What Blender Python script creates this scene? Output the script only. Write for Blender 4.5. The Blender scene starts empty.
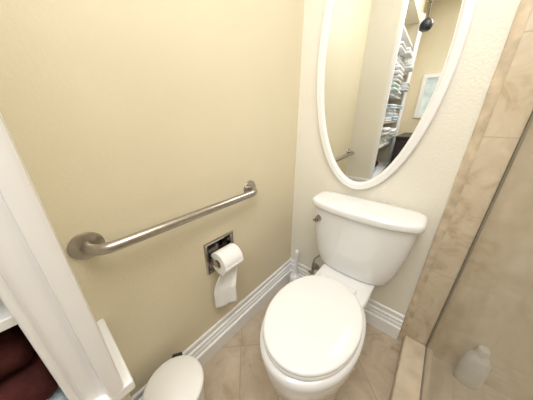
import bpy, bmesh, math, random
from mathutils import Vector, Matrix
random.seed(4)
S = bpy.context.scene
COL = S.collection
PI = math.pi
S.view_settings.view_transform = 'Standard'
S.view_settings.look = 'None'

# ------------------------------------------------------------------ materials
def mat(name, col, rough=0.5, metal=0.0, var=0.04, scale=12.0, bump=0.0, bscale=90.0, coat=0.0, spec=0.5, bdist=0.002):
    m = bpy.data.materials.new(name); m.use_nodes = True
    nt = m.node_tree; b = nt.nodes['Principled BSDF']
    tc = nt.nodes.new('ShaderNodeTexCoord')
    n = nt.nodes.new('ShaderNodeTexNoise'); n.inputs['Scale'].default_value = scale; n.inputs['Detail'].default_value = 4
    nt.links.new(tc.outputs['Object'], n.inputs['Vector'])
    r = nt.nodes.new('ShaderNodeValToRGB')
    r.color_ramp.elements[0].position = .3; r.color_ramp.elements[1].position = .7
    r.color_ramp.elements[0].color = [max(0, c*(1-var)) for c in col]+[1]
    r.color_ramp.elements[1].color = [min(1, c*(1+var)) for c in col]+[1]
    nt.links.new(n.outputs['Fac'], r.inputs['Fac']); nt.links.new(r.outputs['Color'], b.inputs['Base Color'])
    b.inputs['Roughness'].default_value = rough; b.inputs['Metallic'].default_value = metal
    b.inputs['Coat Weight'].default_value = coat; b.inputs['Specular IOR Level'].default_value = spec
    if bump > 0:
        n2 = nt.nodes.new('ShaderNodeTexNoise'); n2.inputs['Scale'].default_value = bscale; n2.inputs['Detail'].default_value = 3
        nt.links.new(tc.outputs['Object'], n2.inputs['Vector'])
        bp = nt.nodes.new('ShaderNodeBump'); bp.inputs['Strength'].default_value = bump; bp.inputs['Distance'].default_value = bdist
        nt.links.new(n2.outputs['Fac'], bp.inputs['Height']); nt.links.new(bp.outputs['Normal'], b.inputs['Normal'])
    return m

def tile_mat(name, axes, size, c1, c2, grout, rough=0.35, rot=0.0, off=(0, 0), gw=0.004, vein=6.0, offset=0.0, c3=None, dark=.9):
    m = bpy.data.materials.new(name); m.use_nodes = True
    nt = m.node_tree; b = nt.nodes['Principled BSDF']; L = nt.links.new
    tc = nt.nodes.new('ShaderNodeTexCoord'); sp = nt.nodes.new('ShaderNodeSeparateXYZ'); cb = nt.nodes.new('ShaderNodeCombineXYZ')
    L(tc.outputs['Object'], sp.inputs[0]); L(sp.outputs[axes[0]], cb.inputs[0]); L(sp.outputs[axes[1]], cb.inputs[1])
    mp = nt.nodes.new('ShaderNodeMapping'); mp.inputs['Location'].default_value = (off[0], off[1], 0); mp.inputs['Rotation'].default_value = (0, 0, rot)
    L(cb.outputs[0], mp.inputs[0])
    br = nt.nodes.new('ShaderNodeTexBrick'); br.offset = offset; br.squash = 1
    br.inputs['Scale'].default_value = 1; br.inputs['Brick Width'].default_value = size[0]; br.inputs['Row Height'].default_value = size[1]
    br.inputs['Mortar Size'].default_value = gw; br.inputs['Mortar Smooth'].default_value = .2
    br.inputs['Color1'].default_value = (dark, dark, dark, 1); br.inputs['Color2'].default_value = (1.0, 1.0, 1.0, 1); br.inputs['Mortar'].default_value = (1, 1, 1, 1)
    L(mp.outputs[0], br.inputs['Vector'])
    n = nt.nodes.new('ShaderNodeTexNoise'); n.inputs['Scale'].default_value = vein; n.inputs['Detail'].default_value = 10; n.inputs['Roughness'].default_value = .62
    n.inputs['Distortion'].default_value = 1.3
    L(tc.outputs['Object'], n.inputs['Vector'])
    r = nt.nodes.new('ShaderNodeValToRGB'); r.color_ramp.elements[0].position = .33; r.color_ramp.elements[1].position = .67
    r.color_ramp.elements[0].color = list(c1)+[1]; r.color_ramp.elements[1].color = list(c2)+[1]
    if c3:
        e = r.color_ramp.elements.new(.46); e.color = list(c3)+[1]
    L(n.outputs['Fac'], r.inputs['Fac'])
    mu = nt.nodes.new('ShaderNodeMix'); mu.data_type = 'RGBA'; mu.blend_type = 'MULTIPLY'; mu.inputs[0].default_value = 1
    L(r.outputs['Color'], mu.inputs[6]); L(br.outputs['Color'], mu.inputs[7])
    mg = nt.nodes.new('ShaderNodeMix'); mg.data_type = 'RGBA'; mg.inputs[7].default_value = list(grout)+[1]
    L(br.outputs['Fac'], mg.inputs[0]); L(mu.outputs[2], mg.inputs[6]); L(mg.outputs[2], b.inputs['Base Color'])
    bp = nt.nodes.new('ShaderNodeBump'); bp.inputs['Strength'].default_value = .4; bp.inputs['Distance'].default_value = .002; bp.invert = True
    L(br.outputs['Fac'], bp.inputs['Height']); L(bp.outputs['Normal'], b.inputs['Normal'])
    b.inputs['Roughness'].default_value = rough
    return m

M = {}
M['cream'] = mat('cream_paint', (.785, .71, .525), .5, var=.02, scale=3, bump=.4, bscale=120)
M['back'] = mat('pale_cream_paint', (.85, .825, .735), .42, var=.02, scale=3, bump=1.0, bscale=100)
M['ceil'] = mat('ceiling_paint', (.88, .87, .83), .7, var=.01)
M['trim'] = mat('white_gloss_paint', (.90, .90, .90), .25, var=.0)
M['porc'] = mat('porcelain', (.85, .86, .87), .08, var=.005, coat=.6)
M['seat'] = mat('seat_plastic', (.88, .89, .90), .2, var=.005)
M['nickel'] = mat('brushed_nickel', (.47, .44, .40), .28, 1, var=.08, scale=60, bump=.05, bscale=300)
M['chrome'] = mat('chrome', (.42, .40, .38), .12, 1, var=.02)
M['paper'] = mat('tissue_paper', (.9, .9, .89), .9, var=.02, scale=40, bump=.3, bscale=160)
M['card'] = mat('cardboard', (.45, .34, .22), .85)
M['binwhite'] = mat('white_plastic', (.87, .865, .84), .3, var=.01)
M['black'] = mat('black_plastic', (.02, .02, .022), .4)
M['bluewhite'] = mat('bluish_white_plastic', (.80, .82, .88), .3, var=.02)
M['bottle'] = mat('white_bottle_plastic', (.64, .645, .64), .5, var=.02)
M['seal'] = mat('dark_seal', (.12, .095, .06), .4)
M['darkred'] = mat('dark_red_towel', (.065, .019, .017), .9, var=.5, scale=14, bump=.5, bscale=160, spec=.1, bdist=.004)
M['whitetowel'] = mat('white_towel', (.80, .81, .81), .95, var=.06, scale=50, bump=.8, bscale=220, spec=.1, bdist=.004)
M['aquatowel'] = mat('pale_green_towel', (.60, .73, .69), .95, var=.1, scale=50, bump=.8, bscale=220, spec=.1, bdist=.004)
M['bluetowel'] = mat('pale_blue_towel', (.52, .64, .73), .95, var=.1, scale=50, bump=.8, bscale=220, spec=.1, bdist=.004)
M['darkwood'] = mat('dark_wood', (.03, .02, .018), .4, var=.3, scale=8)
M['aqua'] = mat('pale_aqua_print', (.72, .88, .90), .5, var=.2, scale=9)
ST = ((.50, .395, .27), (.74, .65, .51), (.58, .49, .37))
M['floor'] = tile_mat('floor_travertine', (0, 1), (.305, .305), (.42, .335, .235), (.63, .53, .405), (.42, .345, .26), .22, rot=PI/4, off=(.1, .06), gw=.0028, vein=6, c3=(.54, .44, .325))
M['shower'] = tile_mat('shower_travertine', (0, 2), (.30, .30), *ST, .35, off=(.14, .1), gw=.0025, vein=8, c3=(.65, .55, .41), dark=.96)
M['showery'] = tile_mat('shower_travertine_side', (1, 2), (.30, .30), *ST, .35, off=(.02, .1), gw=.0025, vein=8, c3=(.65, .55, .41), dark=.96)
M['pan'] = tile_mat('shower_floor_mosaic', (0, 1), (.052, .052), (.46, .39, .29), (.63, .55, .43), (.48, .42, .33), .4, gw=.004)
M['edge'] = mat('travertine_edge', (.64, .535, .395), .4, var=.24, scale=20, bump=.3, bscale=60, bdist=.003)
M['curb'] = mat('curb_stone', (.68, .585, .45), .3, var=.14, scale=12)

# mirror & glass
def mk(name, col, rough):
    m = bpy.data.materials.new(name); m.use_nodes = True
    b = m.node_tree.nodes['Principled BSDF']; b.inputs['Base Color'].default_value = col; b.inputs['Metallic'].default_value = 1; b.inputs['Roughness'].default_value = rough
    return m
M['mirror'] = mk('mirror_silver', (.88, .90, .90, 1), 0.0)
g = bpy.data.materials.new('hazy_glass'); g.use_nodes = True
nt = g.node_tree; nt.nodes.clear(); L = nt.links.new
out = nt.nodes.new('ShaderNodeOutputMaterial'); mix = nt.nodes.new('ShaderNodeMixShader'); tr = nt.nodes.new('ShaderNodeBsdfTransparent'); gl = nt.nodes.new('ShaderNodeBsdfGlossy')
df = nt.nodes.new('ShaderNodeBsdfDiffuse'); mix2 = nt.nodes.new('ShaderNodeMixShader')
tcg = nt.nodes.new('ShaderNodeTexCoord'); ng = nt.nodes.new('ShaderNodeTexNoise'); ng.inputs['Scale'].default_value = 5; ng.inputs['Detail'].default_value = 6
mr = nt.nodes.new('ShaderNodeMapRange'); mr.inputs[1].default_value = .3; mr.inputs[2].default_value = .7; mr.inputs[3].default_value = .14; mr.inputs[4].default_value = .30
L(tcg.outputs['Object'], ng.inputs['Vector']); L(ng.outputs['Fac'], mr.inputs[0]); L(mr.outputs[0], mix2.inputs[0])
df.inputs[0].default_value = (.62, .585, .51, 1)
tr.inputs[0].default_value = (.95, .95, .94, 1); gl.inputs['Roughness'].default_value = .04; mix.inputs[0].default_value = .10
L(tr.outputs[0], mix.inputs[1]); L(gl.outputs[0], mix.inputs[2]); L(mix.outputs[0], mix2.inputs[1]); L(df.outputs[0], mix2.inputs[2]); L(mix2.outputs[0], out.inputs[0])
M['glass'] = g

# ------------------------------------------------------------------ mesh helpers (world coordinates)
BASE = {}
def obj(name, bm, m, parent=None, smooth=True, bevel=0.0, angle=40):
    if parent is not None:
        o0 = Vector(BASE[parent.name])
        for v in bm.verts: v.co -= o0
    bmesh.ops.recalc_face_normals(bm, faces=bm.faces)
    me = bpy.data.meshes.new(name); bm.to_mesh(me); bm.free()
    me.materials.append(m)
    if smooth:
        for p in me.polygons: p.use_smooth = True
        me.set_sharp_from_angle(angle=math.radians(angle))
    o = bpy.data.objects.new(name, me); COL.objects.link(o)
    if parent is not None:
        o.parent = parent; BASE[o.name] = BASE[parent.name]
    else:
        BASE[o.name] = (0, 0, 0)
    if bevel > 0:
        md = o.modifiers.new('bevel', 'BEVEL'); md.width = bevel; md.segments = 3; md.limit_method = 'ANGLE'; md.angle_limit = math.radians(40)
    return o
def thing(name, label, cat, loc, group=None):
    o = bpy.data.objects.new(name, None); COL.objects.link(o); o.location = loc; o.empty_display_size = .05
    BASE[o.name] = tuple(loc); o['label'] = label; o['category'] = cat
    if group: o['group'] = group
    return o
def tag(o, label, cat, group=None):
    o['label'] = label; o['category'] = cat
    if group: o['group'] = group
    return o
def struct(name, bm, m, **k):
    o = obj(name, bm, m, **k); o['kind'] = 'structure'; return o
def box(bm, x0, x1, y0, y1, z0, z1):
    vs = [bm.verts.new(p) for p in ((x0,y0,z0),(x1,y0,z0),(x1,y1,z0),(x0,y1,z0),(x0,y0,z1),(x1,y0,z1),(x1,y1,z1),(x0,y1,z1))]
    for f in ((0,3,2,1),(4,5,6,7),(0,1,5,4),(1,2,6,5),(2,3,7,6),(3,0,4,7)): bm.faces.new([vs[i] for i in f])
    return bm
def B(*a): return box(bmesh.new(), *a)
def loft(bm, rings, cap0=True, cap1=True, closed=False):
    R = [[bm.verts.new(p) for p in r] for r in rings]
    n = len(R[0])
    pairs = list(zip(R[:-1], R[1:]))
    if closed: pairs.append((R[-1], R[0]))
    for a, b in pairs:
        for i in range(n):
            j = (i+1) % n
            bm.faces.new((a[i], a[j], b[j], b[i]))
    if not closed:
        if cap0: bm.faces.new(R[0][::-1])
        if cap1: bm.faces.new(R[-1])
    return bm
def lathe(bm, prof, c, seg=40, axis='z', cap0=True, cap1=True):
    rings = []
    for r, h in prof:
        ring = []
        for i in range(seg):
            a = 2*PI*i/seg
            p = (r*math.cos(a), r*math.sin(a), h)
            if axis == 'y': p = (p[0], p[2], p[1])
            if axis == 'x': p = (p[2], p[0], p[1])
            ring.append((c[0]+p[0], c[1]+p[1], c[2]+p[2]))
        rings.append(ring)
    return loft(bm, rings, cap0, cap1)
def tube(bm, path, r, seg=20):
    P = [Vector(p) for p in path]; rings = []
    up = None
    for i, p in enumerate(P):
        d = (P[min(i+1, len(P)-1)]-P[max(i-1, 0)]).normalized()
        if up is None:
            up = d.orthogonal().normalized()
        up = (up - d*up.dot(d)).normalized(); s = d.cross(up)
        rr = r[i] if isinstance(r, (list, tuple)) else r
        rings.append([p+up*(rr*math.cos(2*PI*k/seg))+s*(rr*math.sin(2*PI*k/seg)) for k in range(seg)])
    return loft(bm, rings)
def prism(bm, pts, f0, f1):
    loft(bm, [[f0(p) for p in pts], [f1(p) for p in pts]]); return bm

# ------------------------------------------------------------------ room shell
XR, YR, ZC = 1.75, -2.5, 2.4
YC = -1.09      # face of the closet return
CW = .080       # casing width
YI = YC-CW      # closet opening side
ZS = .018       # shower floor
HY0, HY1, HZ0, HZ1 = -.685, -.555, .51, .64      # recess for the paper holder
bm = bmesh.new()
box(bm, -.1, 0, YC, HY0, 0, ZC); box(bm, -.1, 0, HY1, 0, 0, ZC); box(bm, -.1, 0, HY0, HY1, 0, HZ0); box(bm, -.1, 0, HY0, HY1, HZ1, ZC)
struct('wall_left', bm, M['cream'], smooth=False)
struct('wall_back', B(-.1, .755, 0, .1, 0, ZC), M['back'], smooth=False)
struct('wall_shower', B(.775, XR, -.012, .1, -.02, ZC), M['shower'], smooth=False)
struct('wall_right', B(XR, XR+.1, YR, .1, -.02, ZC), M['showery'], smooth=False)
struct('wall_rear', B(-.4, XR, YR-.1, YR, 0, ZC), M['cream'], smooth=False)
struct('floor', B(-.4, .80, YR, 0, -.06, 0), M['floor'], smooth=False)
struct('floor_shower', B(.80, XR, YR, -.012, -.06, ZS), M['pan'], smooth=False)
struct('ceiling', B(-.4, XR+.1, YR-.1, .1, ZC, ZC+.06), M['ceil'], smooth=False)
# tile edge
bm = bmesh.new(); rings = []
N = 48
for i in range(N+1):
    z = ZC*i/N; w = random.uniform(-.0008, .0008)
    rings.append([(.750+w, 0, z), (.751+w, -.011, z), (.755, -.0140, z), (.778, -.0140, z), (.780+w, -.0125, z), (.780, 0, z)])
loft(bm, rings); struct('trim_1', bm, M['edge'])
# closet return wall and base
bm = bmesh.new()
box(bm, -.1, .22, YI+.001, YC, 0, .555); box(bm, -.1, .22, YI+.001, YC, .588, ZC)
struct('wall_closet', bm, M['back'], smooth=False)
YF = -2.15
struct('wall_closet_base', B(-.1, .215, YF, YI, 0, .555), M['trim'], smooth=False)
struct('wall_closet_header', B(-.3, .22, YF, YI, 2.12, ZC), M['cream'], smooth=False)
struct('wall_closet_end', B(-.3, .22, YR, YF-.001, 0, ZC), M['cream'], smooth=False)
struct('trim_2', B(.0, .254, YF, YC+.018, .553, .587), M['trim'], bevel=.006)
prof = [(0,0),(0,.010)]
for k in range(7):      # inner bead
    a = PI*(1-k/6); prof.append((.006+.006*math.cos(a), .010+.006*math.sin(a)))
prof += [(.0125,.008),(.030,.010)]
for k in range(9):      # cove rising to the back band
    a = PI/2*k/8; prof.append((.030+.020*math.sin(a), .010+.014*(1-math.cos(a))))
prof += [(.051,.030),(.053,.033),(.060,.035),(.072,.035),(.078,.032),(CW,.028),(CW,0)]
bm = bmesh.new(); prism(bm, prof, lambda p: (.2201+p[1], YI+p[0], .5875), lambda p: (.2201+p[1], YI+p[0], 2.2)); struct('trim_3', bm, M['trim'], angle=38)
bm = bmesh.new(); prism(bm, prof, lambda p: (.2201+p[1], YF-p[0]+.02, .5875), lambda p: (.2201+p[1], YF-p[0]+.02, 2.2)); struct('trim_4', bm, M['trim'], angle=38)
# baseboards
BH = .164
bp_ = [(0,0),(.028,0),(.028,.078),(.026,.082),(.018,.085),(.018,.102),(.016,.106),(.009,.108),(.009,.112),(.015,.116),(.016,.122),(.013,.128),(.007,.131),(.007,.150),(.009,.154),(.007,.160),(.003,BH),(0,BH)]
bm = bmesh.new(); prism(bm, bp_, lambda p: (p[0], YC, p[1]), lambda p: (p[0], -p[0], p[1])); struct('baseboard_left', bm, M['trim'], angle=20)
bm = bmesh.new(); prism(bm, bp_, lambda p: (p[0], -p[0], p[1]), lambda p: (.7485, -p[0], p[1])); struct('baseboard_back', bm, M['trim'], angle=20)
# curb
struct('trim_5', B(.775, .900, YR, -.0125, -.004, .055), M['curb'], bevel=.008)

# shower glass
GXX = .871
t = thing('glass_panel', 'hazy frameless shower glass panel standing on the stone curb', 'shower screen', (GXX, -.7, .055))
obj('pane', B(GXX-.003, GXX+.003, -1.45, -.02, .056, 2.1), M['glass'], t, smooth=False)
obj('edge_seal', B(GXX-.0045, GXX+.0045, -.0195, -.0125, .056, 2.1), M['seal'], t, smooth=False)
obj('bottom_seal', B(GXX-.004, GXX+.004, -1.45, -.02, .0551, .0558), M['seal'], t, smooth=False)

# ------------------------------------------------------------------ toilet
TX = .463   # tank centre
BX = .452   # bowl and seat centre
def egg(yw, yf, yb, w, z, n=64, eb=2.6, ef=2.0, cx=BX):
    r = []
    for i in range(n):
        a = 2*PI*i/n; c, s = math.cos(a), math.sin(a)
        e = ef if s < 0 else eb
        x = w*math.copysign(abs(c)**(2/e), c)
        y = yw + (yw-yf)*math.copysign(abs(s)**(2/e), s) if s < 0 else yw+(yb-yw)*abs(s)**(2/e)
        r.append((cx+x, y, z))
    return r
def rrect(x0, x1, y0, y1, z, e=7, n=64, bow=0.0):
    cx, cy, hx, hy = (x0+x1)/2, (y0+y1)/2, (x1-x0)/2, (y1-y0)/2; r = []
    for i in range(n):
        a = 2*PI*i/n; c, s = math.cos(a), math.sin(a)
        x = hx*math.copysign(abs(c)**(2/e), c); y = hy*math.copysign(abs(s)**(2/e), s)
        if s < 0: y -= bow*(1-(x/hx)**2)*abs(s)
        r.append((cx+x, cy+y, z))
    return r
toilet = thing('toilet', 'white two-piece toilet with closed lid in the corner under the oval mirror', 'toilet', (TX, -.4, 0))
bm = bmesh.new()
secs = [(0,-.45,-.690,-.13,.136),(.012,-.45,-.692,-.13,.138),(.03,-.45,-.686,-.13,.133),(.10,-.46,-.695,-.14,.138),(.18,-.475,-.722,-.16,.156),(.25,-.49,-.746,-.19,.170),(.31,-.505,-.762,-.22,.180),(.355,-.52,-.770,-.25,.184),(.385,-.525,-.773,-.26,.185),(.402,-.525,-.772,-.26,.184),(.411,-.525,-.761,-.26,.175)]
loft(bm, [egg(yw, yf, yb, w, z, eb=2.3) for z, yw, yf, yb, w in secs])
loft(bm, [rrect(TX-w, TX+w, y0, -.045, z, 5) for z, w, y0 in ((.20,.085,-.33),(.30,.108,-.36),(.36,.126,-.38),(.40,.131,-.38),(.410,.128,-.375),(.413,.122,-.37))])
obj('bowl', bm, M['porc'], toilet, angle=60)
yw, yf, yb, w = -.526, -.758, -.294, .174
bm = bmesh.new(); loft(bm, [egg(yw, yf+d, yb-d, w-d, z, eb=2.1) for z, d in ((.4125,.006),(.415,.001),(.420,0),(.427,.001),(.430,.005))]); obj('seat', bm, M['seat'], toilet, angle=60)
bm = bmesh.new(); loft(bm, [egg(yw, yf+d, yb-d, w-d, z, eb=2.1) for z, d in ((.4325,.006),(.434,.002),(.438,.0005),(.444,.001),(.448,.005),(.4495,.012),(.450,.05),(.4504,.10),(.4505,.15))]); obj('lid', bm, M['seat'], toilet, angle=60)
for s in (-1, 1):
    bm = bmesh.new(); loft(bm, [rrect(BX+s*.07-.02+d, BX+s*.07+.02-d, -.302+d, -.276-d, z, 4, 32) for z, d in ((.412,0),(.424,0),(.428,.003),(.430,.007))]); obj('hinge', bm, M['seat'], toilet, angle=60)
    bm = bmesh.new(); lathe(bm, [(.013,.001),(.013,.008),(.009,.016),(.003,.019)], (BX+s*.152, -.33, 0), 20); obj('bolt_cap', bm, M['porc'], toilet, angle=60)
bm = bmesh.new()
ts = [(.4145,.158,-.170,-.035),(.418,.168,-.176,-.03),(.430,.176,-.180,-.027),(.50,.199,-.186,-.025),(.60,.218,-.191,-.023),(.70,.229,-.194,-.022),(.742,.232,-.195,-.022)]
loft(bm, [rrect(TX-w, TX+w, y0, y1, z, 5, bow=.028) for z, w, y0, y1 in ts]); obj('tank', bm, M['porc'], toilet, angle=60)
bm = bmesh.new()
loft(bm, [rrect(TX-.246+d, TX+.246-d, -.203+d, -.014-d, z, 5, bow=.034) for z, d in ((.7425,.004),(.745,.001),(.750,0),(.766,0),(.773,.003),(.777,.009),(.779,.02),(.780,.05))]); obj('tank_lid', bm, M['porc'], toilet, angle=60)
bm = bmesh.new(); lathe(bm, [(.017,-.185),(.017,-.203),(.014,-.208),(.011,-.216),(.013,-.220),(.012,-.226),(.004,-.229)], (.282, 0, .684), 28, 'y')
tube(bm, [(.284,-.222,.684),(.275,-.224,.681),(.266,-.223,.677)], [.007,.0075,.006], 12)
o = obj('flush_lever', bm, M['chrome'], toilet); o['label'] = 'small chrome flush lever'

# water supply valve beside the tank
vx, vz = .212, .205
sv = thing('supply_valve', 'small metal water supply valve on the back wall behind the tank', 'valve', (vx, 0, vz))
bm = bmesh.new(); lathe(bm, [(.026,0),(.026,-.003),(.018,-.009),(.008,-.011)], (vx, 0, vz), 28, 'y'); obj('escutcheon', bm, M['nickel'], sv, angle=40)
bm = bmesh.new(); tube(bm, [(vx,-.008,vz),(vx,-.068,vz)], [.0075,.010], 16); tube(bm, [(vx,-.055,vz),(vx,-.055,vz+.028)], .0075, 16); obj('valve_body', bm, M['nickel'], sv, angle=40)
bm = bmesh.new(); loft(bm, [[(vx+k*.019*math.cos(2*PI*i/24), y, vz+k*.012*math.sin(2*PI*i/24)) for i in range(24)] for y, k in ((-.0685,.6),(-.070,1),(-.079,1),(-.081,.7))]); obj('handle', bm, M['nickel'], sv, angle=40)
bm = bmesh.new(); tube(bm, [(vx,-.055,vz+.0285),(vx,-.056,vz+.06),(vx+.012,-.06,vz+.11),(vx+.05,-.068,vz+.16),(vx+.085,-.075,vz+.185),(vx+.10,-.08,vz+.2085)], .0055, 14); obj('supply_line', bm, M['nickel'], sv)

# ------------------------------------------------------------------ oval mirror
MX, MZ, MA, MB_ = .380, 1.43, .272, .615
mir = thing('oval_mirror', 'tall oval wall mirror in a white frame above the toilet', 'mirror', (MX, 0, MZ))
fw = .038
fp = [(0,0),(0,.020),(.004,.024),(.027,.024),(.031,.021),(.034,.014),(fw,.013),(fw,0)]
rings = []
NS = 128
for i in range(NS):
    a = 2*PI*i/NS
    nx, nz = math.cos(a)/MA, math.sin(a)/MB_; l = math.hypot(nx, nz); nx /= l; nz /= l
    rings.append([(MX+MA*math.cos(a)-nx*p[0], -p[1], MZ+MB_*math.sin(a)-nz*p[0]) for p in fp])
bm = bmesh.new(); loft(bm, rings, closed=True); obj('frame', bm, M['trim'], mir, angle=30)
bm = bmesh.new(); g1 = []; g2 = []
for i in range(NS):
    a = 2*PI*i/NS; nx, nz = math.cos(a)/MA, math.sin(a)/MB_; l = math.hypot(nx, nz); nx /= l; nz /= l; d = fw-.003
    px = MX+MA*math.cos(a)-nx*d; ti = (px-MX)*math.tan(math.radians(.9))
    g1.append((px, -.0045+ti*.6, MZ+MB_*math.sin(a)-nz*d)); g2.append((px, -.0085+ti, g1[-1][2]))
loft(bm, [g1, g2]); obj('glass', bm, M['mirror'], mir, smooth=False)

# ------------------------------------------------------------------ grab bar
GZ, GY0, GY1, GX = .838, -1.046, -.412, .060
gb = thing('grab_bar', 'brushed nickel grab bar mounted across the cream left wall', 'grab bar', (0, (GY0+GY1)/2, GZ))
path = [(.004, GY0, GZ)]
R = .050
for k in range(9):
    a = PI/2*k/8; path.append((GX-R+R*math.sin(a), GY0+R-R*math.cos(a), GZ))
for k in range(1, 8): path.append((GX, GY0+R+(GY1-GY0-2*R)*k/8, GZ))
for k in range(9):
    a = PI/2*k/8; path.append((GX-R+R*math.cos(a), GY1-R+R*math.sin(a), GZ))
path.append((.004, GY1, GZ))
bm = bmesh.new(); tube(bm, path, .0155, 24); obj('bar', bm, M['nickel'], gb, angle=60)
for y in (GY0, GY1):
    bm = bmesh.new(); lathe(bm, [(.040,0),(.040,.003),(.038,.006),(.030,.008),(.018,.009)], (0, y, GZ), 40, 'x'); obj('flange', bm, M['nickel'], gb, angle=40)

# ------------------------------------------------------------------ paper holder and roll
hc = (0, -.62, .575)
ph = thing('toilet_paper_holder', 'chrome recessed toilet paper holder set in the left wall', 'paper holder', hc)
bm = bmesh.new()
def sq(h, x): return [(x, hc[1]+a*h, hc[2]+b*h) for a, b in ((-1,-1),(1,-1),(1,1),(-1,1))]
loft(bm, [sq(.082,0), sq(.082,.004), sq(.078,.007), sq(.070,.006), sq(.0645,.002), sq(.0640,-.001), sq(.0640,-.055)], cap0=False)
obj('recess_plate', bm, M['chrome'], ph, angle=20)
for s in (-1, 1):
    bm = bmesh.new(); y = hc[1]+s*.0595
    loft(bm, [[(x, y-.004, z) for x, z in ((-.03,.545),(.03,.553),(.05,.557),(.058,.567),(.05,.577),(.03,.581),(-.03,.595))], [(x, y+.004, z) for x, z in ((-.03,.545),(.03,.553),(.05,.557),(.058,.567),(.05,.577),(.03,.581),(-.03,.595))]])
    obj('arm', bm, M['chrome'], ph, angle=20)
bm = bmesh.new(); tube(bm, [(.045,hc[1]-.056,.567),(.045,hc[1]+.056,.567)], .009, 16); obj('roller', bm, M['chrome'], ph)
rc = (.048, hc[1], .562); rr = .054
roll = thing('toilet_roll', 'white toilet paper roll with a loose tail hanging in the chrome holder', 'toilet roll', rc)
bm = bmesh.new(); rings = []
for r_, y in ((.021,-.052),(rr-.002,-.052),(rr,-.050),(rr,.050),(rr-.002,.052),(.021,.052)):
    rings.append([(rc[0]+r_*math.cos(2*PI*i/48), rc[1]+y, rc[2]+r_*math.sin(2*PI*i/48)) for i in range(48)])
loft(bm, rings, closed=True); obj('paper', bm, M['paper'], roll, angle=40)
bm = bmesh.new(); rings = []
for r_, y in ((.0195,-.0515),(.0208,-.0515),(.0208,.0515),(.0195,.0515)):
    rings.append([(rc[0]+r_*math.cos(2*PI*i/32), rc[1]+y, rc[2]+r_*math.sin(2*PI*i/32)) for i in range(32)])
loft(bm, rings, closed=True); obj('core', bm, M['card'], roll, angle=40)
# the tail leaves the underside of the roll, then hangs and twists slightly towards the room
bm = bmesh.new(); A = []
def row(x, z, k):
    tw = math.radians(34)*min(1, k*2.2); r_ = []
    for j in range(13):
        q = -.052+.104*j/12
        r_.append(bm.verts.new((x+q*math.sin(tw) + .003*k*math.sin(j*1.0+k*3), rc[1]-.034*min(1,k*2)+q*math.cos(tw), z + .026*k*(j/12) + .0025*k*k*math.sin(j*1.7))))
    return r_
for k in range(6):
    a = math.radians(0-80*k/5); A.append(row(rc[0]+(rr+.0012)*math.cos(a), rc[2]+(rr+.0012)*math.sin(a), 0))
x0, z0 = rc[0]+(rr+.0012)*math.cos(a), rc[2]+(rr+.0012)*math.sin(a)
for k in range(1, 19):
    f = k/18; A.append(row(x0-.004*min(1, f*3)+.004*f*f, z0-.215*f, f))
for a, b in zip(A[:-1], A[1:]):
    for j in range(12): bm.faces.new((a[j], a[j+1], b[j+1], b[j]))
o = obj('tail', bm, M['paper'], roll); md = o.modifiers.new('t', 'SOLIDIFY'); md.thickness = .0006

# ------------------------------------------------------------------ bin
bc = (.150, -.976, 0)
bn = thing('pedal_bin', 'small round white pedal bin against the left wall', 'bin', bc)
bm = bmesh.new(); lathe(bm, [(.086,.012),(.088,.02),(.096,.246),(.0965,.251),(.092,.251)], bc, 56); obj('bucket', bm, M['binwhite'], bn, angle=50)
bm = bmesh.new(); lathe(bm, [(.090,0),(.092,.002),(.092,.012),(.088,.014)], bc, 56); obj('base_ring', bm, M['black'], bn, angle=50)
bm = bmesh.new(); lathe(bm, [(.101,.2515),(.103,.254),(.103,.262),(.101,.267),(.094,.270),(.07,.272),(.03,.2735),(.005,.274)], bc, 56); obj('lid', bm, M['binwhite'], bn, angle=60)
d = Vector((-.83, .54, 0)).normalized(); e = Vector((-d.y, d.x, 0)); c0 = Vector(bc)
bm = bmesh.new()
loft(bm, [[c0+d*u+e*w_+Vector((0,0,z)) for u, w_ in ((.097,-.022),(.097,.022),(.114,.018),(.114,-.018))] for z in (.200,.268)]); obj('hinge', bm, M['black'], bn, smooth=False, bevel=.003)
bm = bmesh.new()
loft(bm, [[c0-d*u+e*w_+Vector((0,0,z)) for u, w_ in ((.088,-.022),(.088,.022),(.125,.018),(.125,-.018))] for z in (.006,.012)]); obj('pedal', bm, M['black'], bn, smooth=False, bevel=.002)

# ------------------------------------------------------------------ toilet brush
kc = (.120, -.115, 0)
tb = thing('toilet_brush', 'pale bluish white toilet brush in its holder behind the toilet', 'toilet brush', kc)
bm = bmesh.new(); lathe(bm, [(.045,0),(.048,.004),(.046,.03),(.038,.09),(.036,.145),(.032,.148)], kc, 32); obj('holder', bm, M['bluewhite'], tb, angle=50)
bm = bmesh.new(); lathe(bm, [(.030,.1485),(.030,.156),(.014,.165),(.0105,.18),(.0105,.30),(.013,.315),(.014,.345),(.010,.358),(.003,.361)], kc, 24); obj('handle', bm, M['bluewhite'], tb, angle=50)

# ------------------------------------------------------------------ shampoo bottle
sc = (1.030, -.050, ZS)
sb = thing('shampoo_bottle', 'white shampoo bottle on the shower floor behind the glass', 'bottle', sc)
bm = bmesh.new()
loft(bm, [egg(sc[1], sc[1]-dy, sc[1]+dy, w, z+sc[2], 40, 2.4, 2.4, sc[0]) for z, w, dy in ((0,.040,.028),(.005,.044,.031),(.03,.045,.032),(.11,.044,.032),(.150,.040,.030),(.176,.031,.025),(.188,.020,.019),(.193,.018,.018))])
obj('body', bm, M['bottle'], sb, angle=60)
bm = bmesh.new(); lathe(bm, [(.020,.1935),(.021,.196),(.020,.222),(.017,.227),(.004,.228)], sc, 28); obj('cap', bm, M['bottle'], sb, angle=50)

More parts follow.
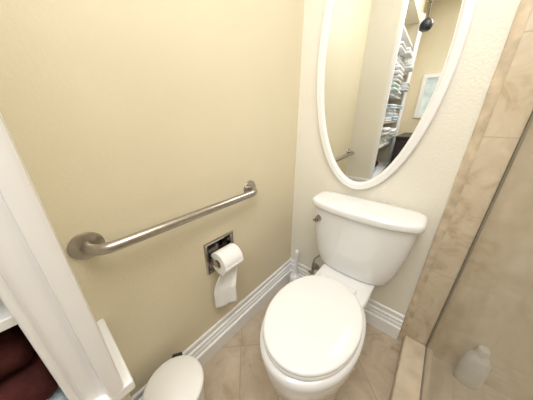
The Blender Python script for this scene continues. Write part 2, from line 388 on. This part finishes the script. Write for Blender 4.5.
# ------------------------------------------------------------------ built-in shelves + towels
sh = thing('built_in_shelving', 'white built-in linen shelves recessed behind the moulded casing', 'shelves', (0, -1.65, .588))
obj('back_panel', B(-.29, -.27, YF+.001, YI-.001, .588, 2.119), M['trim'], sh, smooth=False)
LV = [.845, 1.10, 1.36, 1.62, 1.88]
for z in LV:
    obj('shelf', B(-.269, .212, YF+.001, YI-.001, z, z+.02), M['trim'], sh, bevel=.002)
def towel_bm(x0, x1, y0, y1, z0, h, layers):
    bm = bmesh.new(); lh = h/layers
    for k in range(layers):
        zc = z0+lh*(k+.5); r = lh*.5; rings = []
        ins = random.uniform(0, .012)
        for yy, f in ((y0+.002, .55), (y0+.006, .85), (y0+.015, 1), ((y0+y1)/2, 1.0), (y1-.015, 1), (y1-.006, .85), (y1-.002, .55)):
            ring = []
            for i in range(16):
                a = -PI/2+PI*i/15; ring.append((x1-ins-r+r*math.cos(a)*f, yy, zc+r*math.sin(a)*f*.98))
            ring.append((x0, yy, zc+r*f*.98)); ring.append((x0, yy, zc-r*f*.98))
            rings.append(ring)
        loft(bm, rings)
    return bm
def towel(mkey, x0, x1, y0, y1, z0, h, layers, label, group):
    return tag(obj('folded_towel', towel_bm(x0, x1, y0, y1, z0, h, layers), M[mkey], angle=60), label, 'towel', group)
zt = .5875
towel('bluetowel', -.15, .222, -1.50, -1.173, zt, .052, 1, 'pale blue folded towel under the dark red towels beside the white casing', 'towels on the lowest shelf'); zt += .0525
for k, h in enumerate((.075, .085)):
    towel('darkred', -.15, (.222, .195)[k], -1.50+.02*k, -1.173-(.0, .010)[k], zt, h, 1, ('lower', 'upper')[k]+' dark red folded towel beside the white casing on the lowest shelf', 'towels on the lowest shelf'); zt += h+.0005
names = {'whitetowel': 'white', 'aquatowel': 'pale green', 'bluetowel': 'pale blue'}
sets = [(0, ['whitetowel','aquatowel','whitetowel']), (1, ['whitetowel','whitetowel','bluetowel']), (2, ['aquatowel','whitetowel','whitetowel']), (3, ['whitetowel','whitetowel'])]
words = ['second', 'third', 'fourth', 'top']
stk = ['bottom', 'middle', 'topmost']
for si, cols in sets:
    for (y0, y1, side) in ((-1.50, -1.20, 'nearest the casing'), (-1.80, -1.53, 'in the middle stack'), (-2.11, -1.83, 'in the far stack')):
        zz = LV[si]+.0205
        seq = cols if side != 'in the middle stack' else cols[::-1]
        for k, c in enumerate(seq):
            h = random.choice((.040, .055, .072))
            pos = stk[k] if k < len(seq)-1 else 'topmost'
            towel(c, -.15, .290-random.uniform(0, .08), y0+random.uniform(0, .04), y1-random.uniform(0, .04), zz, h, 2,
                  names[c]+' folded towel '+side+', '+pos+' on the '+words[si]+' shelf', 'folded towels on the linen shelves'); zz += h+.0005

# ------------------------------------------------------------------ far end (seen only in the mirror)
va = thing('vanity_cabinet', 'dark brown vanity cabinet at the far end reflected in the mirror', 'cabinet', (.66, -2.1, 0))
VF = -1.74
obj('body', B(.297, 1.05, -2.495, VF-.018, .08, .93), M['darkwood'], va, bevel=.003)
obj('plinth', B(.31, 1.03, -2.49, VF-.06, 0, .0795), M['darkwood'], va, smooth=False)
obj('countertop', B(.294, 1.06, -2.498, VF, .9305, .96), M['darkwood'], va, bevel=.004)
for x0 in (.305, .675):
    dd = obj('door', B(x0, x0+.36, VF-.017, VF-.001, .10, .91), M['darkwood'], va, bevel=.004)
    bm = bmesh.new(); xk = x0+(.325 if x0 < .5 else .04); lathe(bm, [(.005,VF-.0005),(.005,VF+.01),(.012,VF+.015),(.009,VF+.022),(.002,VF+.023)], (xk, 0, .6), 16, 'y'); obj('knob', bm, M['nickel'], dd)
PX0, PX1, PZ0, PZ1 = .355, .555, 1.15, 1.66
pc = thing('framed_picture', 'white-framed aqua picture on the far wall seen in the mirror', 'picture', ((PX0+PX1)/2, YR, 1.41))
bm = bmesh.new()
def rq(d, y): return [(PX0+d,y,PZ0+d),(PX1-d,y,PZ0+d),(PX1-d,y,PZ1-d),(PX0+d,y,PZ1-d)]
loft(bm, [rq(0,YR+.001), rq(0,YR+.02), rq(.045,YR+.02), rq(.045,YR+.001)], closed=True); obj('frame', bm, M['trim'], pc, smooth=False)
obj('print', B(PX0+.0455,PX1-.0455,YR+.001,YR+.008,PZ0+.0455,PZ1-.0455), M['aqua'], pc, smooth=False)
pl = thing('pendant_lamp', 'small round black hanging lamp reflected at the top of the mirror', 'lamp', (.345, -1.62, 1.89))
bm = bmesh.new(); tube(bm, [(.345,-1.62,1.985),(.345,-1.62,2.399)], .004, 10); obj('cord', bm, M['black'], pl)
bm = bmesh.new(); lathe(bm, [(.030,1.89),(.044,1.90),(.050,1.92),(.050,1.94),(.042,1.96),(.026,1.976),(.012,1.985),(.004,1.99)], (.345,-1.62,0), 32); obj('lamp_shade', bm, M['black'], pl)

# ------------------------------------------------------------------ lights
def area(name, loc, size, power, col, rot=(0,0,0)):
    l = bpy.data.lights.new(name, 'AREA'); l.shape = 'RECTANGLE'; l.size, l.size_y = size; l.energy = power; l.color = col
    o = bpy.data.objects.new(name, l); COL.objects.link(o); o.location = loc; o.rotation_euler = rot; return o
area('ceiling_light', (.76, -1.0, 2.38), (.7, 1.0), 20, (1, .98, .955))
area('rear_fill_light', (.90, -2.2, 2.36), (.7, .2), 17, (1, .98, .955), (math.radians(55), 0, 0))  # added fill from behind the camera, lifts the dark lower left; no fixture there
area('shower_light', (1.35, -.7, 2.38), (.4, .6), 8, (1, .975, .93))
w = bpy.data.worlds.new('world'); S.world = w; w.use_nodes = True
w.node_tree.nodes['Background'].inputs[0].default_value = (.9, .9, .9, 1); w.node_tree.nodes['Background'].inputs[1].default_value = .3

# ------------------------------------------------------------------ camera
cd = bpy.data.cameras.new('camera'); cam = bpy.data.objects.new('camera', cd); COL.objects.link(cam)
cam.location = (.680, -1.084, 1.166); cam.rotation_euler = (math.radians(67.7), 0, math.radians(40.3))
cd.sensor_fit = 'HORIZONTAL'; cd.sensor_width = 36; cd.lens = 203/533*36; cd.clip_start = .01
S.camera = cam
